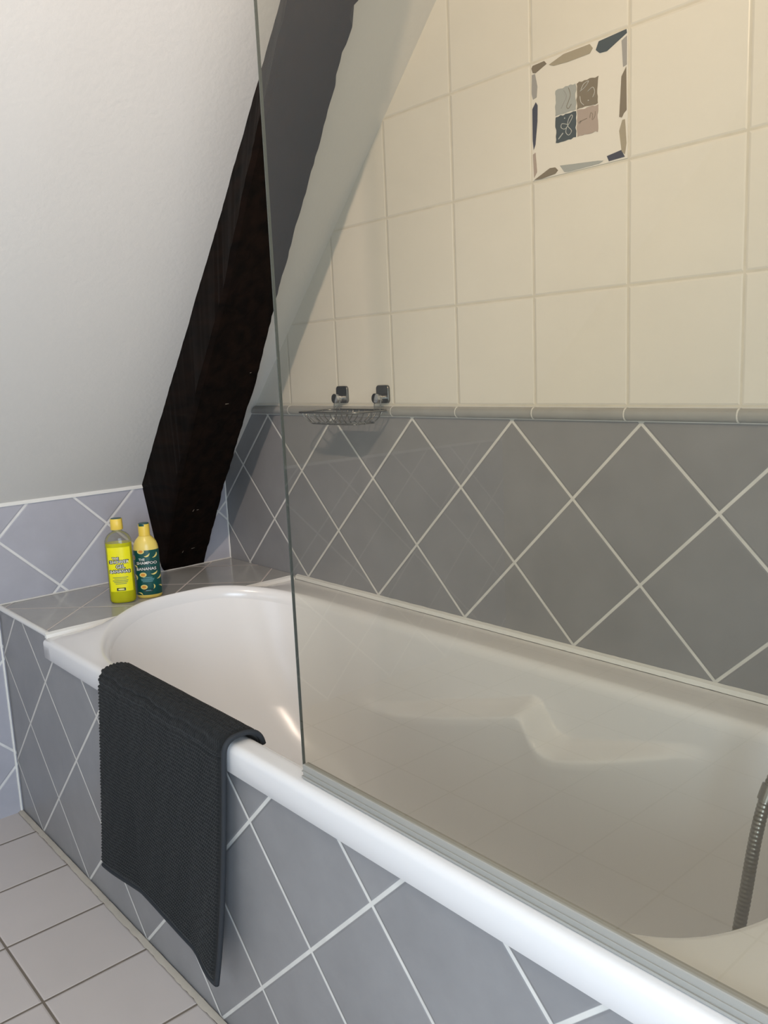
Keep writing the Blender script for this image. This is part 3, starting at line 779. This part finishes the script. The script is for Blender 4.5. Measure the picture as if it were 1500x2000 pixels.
t = from_bm('thumb_notch', patch(-0.011, 0.002, 0.1835, 0.1882, 0.0142, 0.0142, 0.0002, 2.2), m_green_dark, cp, smooth=True)

# ------------------------------------------------------------------ wire soap basket
bk = empty('wire_soap_basket', (0.66, 0.0, 1.03), 'chrome wire soap basket hanging from two square hooks on the tiled wall', 'soap basket')
MI = Matrix.Translation((-0.66, 0, -1.03))
zt_, zb_ = 1.0115, 0.984
def loop(x0, x1, y0, y1, z, r, n=6):
    pts = []
    for (cx_, cy_, a0) in ((x1-r, y1-r, 0), (x0+r, y1-r, 90), (x0+r, y0+r, 180), (x1-r, y0+r, 270)):
        for k in range(n+1):
            a = math.radians(a0+90*k/n); pts.append((cx_+r*math.cos(a), cy_+r*math.sin(a), z))
    pts.append(pts[0]); return pts
TX0, TX1, TY0, TY1 = 0.557, 0.774, -0.124, -0.018
bm = bmesh.new(); tube(bm, loop(TX0, TX1, TY0, TY1, zt_, 0.022), 0.0023, 8, cap=False)
t = from_bm('rim', bm, m_wire, bk, smooth=True); t.matrix_parent_inverse = MI
bm = bmesh.new(); tube(bm, loop(TX0+.028, TX1-.028, TY0+.022, TY1-.022, zb_, 0.012), 0.0014, 8, cap=False)
tube(bm, [(TX0+.028, (TY0+TY1)/2, zb_-0.001), (TX1-.028, (TY0+TY1)/2, zb_-0.001)], 0.0013, 6)
t = from_bm('bottom_frame', bm, m_wire, bk, smooth=True); t.matrix_parent_inverse = MI
for i in range(9):
    x = TX0 + 0.024 + (TX1-TX0-0.048)*i/8; xb = TX0+0.034 + (TX1-TX0-0.068)*i/8
    p_ = catmull([(x, TY0+.001, zt_), (x*.6+xb*.4, TY0+.006, zt_-.012), (xb, TY0+.018, zb_+.003), (xb, TY0+.030, zb_), (xb, TY1-.030, zb_), (xb, TY1-.018, zb_+.003), (x*.6+xb*.4, TY1-.006, zt_-.012), (x, TY1-.001, zt_)], 4)
    bm = bmesh.new(); tube(bm, p_, 0.0012, 6); t = from_bm('cross_wire', bm, m_wire, bk, smooth=True); t.matrix_parent_inverse = MI
for i in range(3):
    y = TY0 + 0.028 + (TY1-TY0-0.056)*i/2
    p_ = catmull([(TX0+.001, y, zt_), (TX0+.008, y, zt_-.014), (TX0+.024, y, zb_+.003), (TX0+.038, y, zb_-.001), (TX1-.038, y, zb_-.001), (TX1-.024, y, zb_+.003), (TX1-.008, y, zt_-.014), (TX1-.001, y, zt_)], 4)
    bm = bmesh.new(); tube(bm, p_, 0.0012, 6); t = from_bm('long_wire', bm, m_wire, bk, smooth=True); t.matrix_parent_inverse = MI
t = box('soap_plate', (0.598, -0.108, zb_+0.0018), (0.742, -0.034, zb_+0.0030), m_plate, bk, bev=0.0004, seg=1); t.matrix_parent_inverse = MI; setp(t, 'flat polished plate on the basket floor')
for hx in (0.586, 0.735):
    bm = bmesh.new(); rr_ = []
    for (yy, ins) in ((-0.0005, 0.0), (-0.0055, 0.0), (-0.0065, 0.001)):
        q_ = loop(hx-0.021+ins, hx+0.021-ins, 1.0260+ins, 1.0670-ins, 0, 0.008-ins, 5)[:-1]
        rr_.append([bm.verts.new((a_, yy, c_)) for a_, c_, _ in q_])
    for r0_, r1_ in zip(rr_, rr_[1:]):
        n_ = len(r0_)
        for k in range(n_): bm.faces.new((r0_[k], r0_[(k+1) % n_], r1_[(k+1) % n_], r1_[k]))
    bm.faces.new(rr_[0]); bm.faces.new(rr_[-1])
    hk = from_bm('hook_plate', bm, m_hook, bk, angle=30); hk.matrix_parent_inverse = MI
    bm = bmesh.new(); tube(bm, [(hx, -0.006, 1.038), (hx, -0.016, 1.038)], 0.0085, 20)
    tube(bm, [(hx, -0.016, 1.038), (hx, -0.0165, 1.038), (hx, -0.029, 1.038), (hx, -0.0295, 1.038)], lambda f_: 0.0115 if 0.2 < f_ < 0.8 else 0.0105, 24)
    t = from_bm('knob', bm, m_chrome, hk, angle=40)
    bm = bmesh.new()
    for sx_ in (-0.011, 0.011):
        tube(bm, catmull([(hx+sx_, -0.020, 1.040), (hx+sx_, -0.021, 1.030), (hx+sx_, -0.0225, 1.018), (hx+sx_, -0.024, 1.0115)], 4), 0.0013, 6)
    tube(bm, [(hx-0.011, -0.020, 1.0405), (hx+0.011, -0.020, 1.0405)], 0.0013, 6)
    t = from_bm('hanger_wire', bm, m_wire, bk, smooth=True); t.matrix_parent_inverse = MI

# ------------------------------------------------------------------ shower hose
hs = empty('shower_hose', (1.75, -0.27, 0.45), 'ribbed metal shower hose hanging into the tap end of the bathtub', 'hose')
MI = Matrix.Translation((-1.75, 0.27, -0.45))
hp = catmull([(1.96, -0.004, 0.80), (1.95, -0.07, 0.79), (1.87, -0.14, 0.73), (1.787, -0.205, 0.645), (1.749, -0.258, 0.536), (1.742, -0.305, 0.386), (1.738, -0.34, 0.26), (1.70, -0.37, 0.165), (1.62, -0.38, 0.143), (1.56, -0.33, 0.142)], 120)
cl = [0]
for a, c in zip(hp, hp[1:]): cl.append(cl[-1]+(c-a).length)
bm = bmesh.new()
tube(bm, hp, lambda f_: 0.0076 + 0.0008*abs(math.sin(math.pi*cl[min(int(round(f_*(len(hp)-1))), len(hp)-1)]/0.0056)), 14)
t = from_bm('hose', bm, m_hose, hs, smooth=True); t.matrix_parent_inverse = MI
bm = bmesh.new(); tube(bm, [hp[470], hp[475], hp[482], hp[488]], lambda f_: 0.0105, 14)
t = from_bm('ferrule', bm, m_hose, hs, angle=40); t.matrix_parent_inverse = MI
bm = bmesh.new(); tube(bm, [(1.96, -0.0008, 0.80), (1.96, -0.008, 0.80)], 0.026, 24); tube(bm, [(1.96, -0.008, 0.80), (1.955, -0.06, 0.793)], 0.011, 16)
t = from_bm('wall_outlet', bm, m_chrome, hs, angle=40); t.matrix_parent_inverse = MI

# ------------------------------------------------------------------ decorated tile
dt = empty('decorated_tile', (1.2722, 0, 1.5297), 'cream wall tile with a border of coloured splinters and a four-square centre motif', 'tile')
S = 0.1985
m_dt = simple('cream_glaze', (0.82, 0.79, 0.73, 1), 0.25)
c_grey = simple('print_pale_grey', srgb(164, 162, 160), 0.3); c_navy = simple('print_navy', srgb(62, 62, 78), 0.3); c_taupe = simple('print_taupe', srgb(128, 116, 96), 0.3)
c_sand = simple('print_sand', srgb(168, 158, 136), 0.3); c_teal = simple('print_slate', srgb(64, 74, 78), 0.3); c_pink = simple('print_dusty_pink', srgb(176, 160, 150), 0.3); c_ice = simple('print_ice_grey', srgb(168, 172, 170), 0.3)
c_wht = simple('print_silver', srgb(200, 200, 196), 0.3)
t = box('tile_body', (-S/2, -0.0014, -S/2), (S/2, -0.0002, S/2), m_dt, dt)
def img(u, v):
    """zoomed-photo position inside the tile -> local metres (bilinear over its four corners)"""
    return None
def inlay(name, pts, mat, th=0.0006, y0=-0.0015):
    """pts in tile fractions: x right 0..1, y down 0..1"""
    bm = bmesh.new(); q = [((x-0.5)*S, (0.5-y)*S) for x, y in pts]
    A_ = [bm.verts.new((x, y0, z)) for x, z in q]; B_ = [bm.verts.new((x, y0-th, z)) for x, z in q]
    bm.faces.new(A_); bm.faces.new(B_)
    for k in range(len(q)): bm.faces.new((A_[k], A_[(k+1) % len(q)], B_[(k+1) % len(q)], B_[k]))
    return from_bm(name, bm, mat, dt)
for nm, pts, m_ in (
    ('border_splinter', [(0.005, 0.035), (0.02, 0.015), (0.15, 0.01), (0.175, 0.04), (0.05, 0.085), (0.02, 0.075)], c_taupe),
    ('border_splinter', [(0.20, 0.055), (0.36, 0.012), (0.63, 0.010), (0.66, 0.05), (0.63, 0.085), (0.40, 0.088), (0.25, 0.078)], c_sand),
    ('border_splinter', [(0.69, 0.075), (0.72, 0.015), (0.985, 0.0), (0.99, 0.03), (0.80, 0.115), (0.73, 0.11)], c_teal),
    ('border_splinter', [(0.94, 0.075), (0.99, 0.05), (0.99, 0.27), (0.955, 0.28)], c_grey),
    ('border_splinter', [(0.985, 0.285), (0.99, 0.62), (0.965, 0.64), (0.945, 0.67), (0.92, 0.66), (0.94, 0.35)], c_taupe),
    ('border_splinter', [(0.95, 0.69), (0.975, 0.69), (0.99, 0.88), (0.975, 0.965), (0.945, 0.94), (0.92, 0.77)], c_sand),
    ('border_splinter', [(0.80, 0.945), (0.94, 0.925), (0.975, 0.985), (0.82, 0.99)], c_navy),
    ('border_splinter', [(0.31, 0.925), (0.72, 0.965), (0.765, 0.975), (0.72, 0.99), (0.40, 0.995), (0.36, 0.99)], c_ice),
    ('border_splinter', [(0.02, 0.995), (0.20, 0.925), (0.26, 0.93), (0.29, 0.96), (0.26, 0.985), (0.10, 1.0)], c_taupe),
    ('border_splinter', [(0.01, 0.77), (0.04, 0.76), (0.055, 0.93), (0.02, 0.975)], c_pink),
    ('border_splinter', [(0.01, 0.38), (0.05, 0.33), (0.07, 0.36), (0.065, 0.50), (0.04, 0.69), (0.02, 0.73), (0.01, 0.65)], c_navy),
    ('border_splinter', [(0.01, 0.09), (0.045, 0.09), (0.07, 0.20), (0.06, 0.29), (0.02, 0.30), (0.005, 0.25)], c_grey)):
    inlay(nm, pts, m_)
def rough_sq(x0, y0, x1, y1, seed):
    r_ = random.Random(seed); p_ = []; n = 8; j = lambda: r_.uniform(-0.007, 0.007)
    for k in range(n): p_.append((x0+(x1-x0)*k/n+0*j(), y0+j()))
    for k in range(n): p_.append((x1+j(), y0+(y1-y0)*k/n))
    for k in range(n): p_.append((x1-(x1-x0)*k/n, y1+j()))
    for k in range(n): p_.append((x0+j(), y1-(y1-y0)*k/n))
    return p_
sq = []
sq.append(inlay('motif_square', rough_sq(0.27, 0.285, 0.485, 0.50, 1), c_ice)); sq.append(inlay('motif_square', rough_sq(0.495, 0.285, 0.71, 0.50, 2), c_taupe))
sq.append(inlay('motif_square', rough_sq(0.27, 0.51, 0.485, 0.725, 3), c_teal)); sq.append(inlay('motif_square', rough_sq(0.495, 0.51, 0.71, 0.725, 4), c_pink))
def squig(parent, pts, mat, r=0.0006):
    bm = bmesh.new(); tube(bm, [((x-0.5)*S, -0.0023, (0.5-y)*S) for x, y in [(p_[0], p_[1]) for p_ in catmull([(a, c, 0) for a, c in pts], 5)]], r, 6)
    o = from_bm('scribble', bm, mat, parent, smooth=True); return o
squig(sq[0], [(0.36, 0.31), (0.39, 0.36), (0.36, 0.41), (0.33, 0.45)], c_grey); squig(sq[0], [(0.41, 0.30), (0.43, 0.36), (0.41, 0.41), (0.39, 0.45), (0.41, 0.47), (0.44, 0.44)], c_taupe, 0.0005)
squig(sq[1], [(0.53, 0.36), (0.58, 0.34), (0.62, 0.30), (0.57, 0.31), (0.54, 0.35)], c_wht); squig(sq[1], [(0.61, 0.38), (0.66, 0.36), (0.68, 0.40), (0.66, 0.44)], c_wht); squig(sq[1], [(0.53, 0.40), (0.54, 0.45), (0.57, 0.48)], c_wht)
squig(sq[1], [(0.612, 0.455), (0.622, 0.456)], c_wht, 0.0012)
squig(sq[2], [(0.30, 0.70), (0.35, 0.66)], c_wht, 0.0010); squig(sq[2], [(0.40, 0.60), (0.34, 0.58), (0.33, 0.61), (0.37, 0.63), (0.41, 0.60), (0.45, 0.55), (0.44, 0.53), (0.41, 0.56), (0.40, 0.61), (0.44, 0.66), (0.41, 0.69), (0.38, 0.66), (0.39, 0.62)], c_wht)
squig(sq[2], [(0.365, 0.54), (0.372, 0.541)], c_wht, 0.0011)
squig(sq[3], [(0.52, 0.61), (0.54, 0.60), (0.53, 0.62), (0.52, 0.61), (0.60, 0.595)], c_taupe, 0.0004); squig(sq[3], [(0.63, 0.60), (0.64, 0.56), (0.66, 0.58), (0.655, 0.62), (0.68, 0.60), (0.685, 0.56)], c_taupe, 0.0004)

for o in list(bpy.data.objects):
    if o.type == 'MESH' and not o.data.materials: o.data.materials.append(m_plaster)
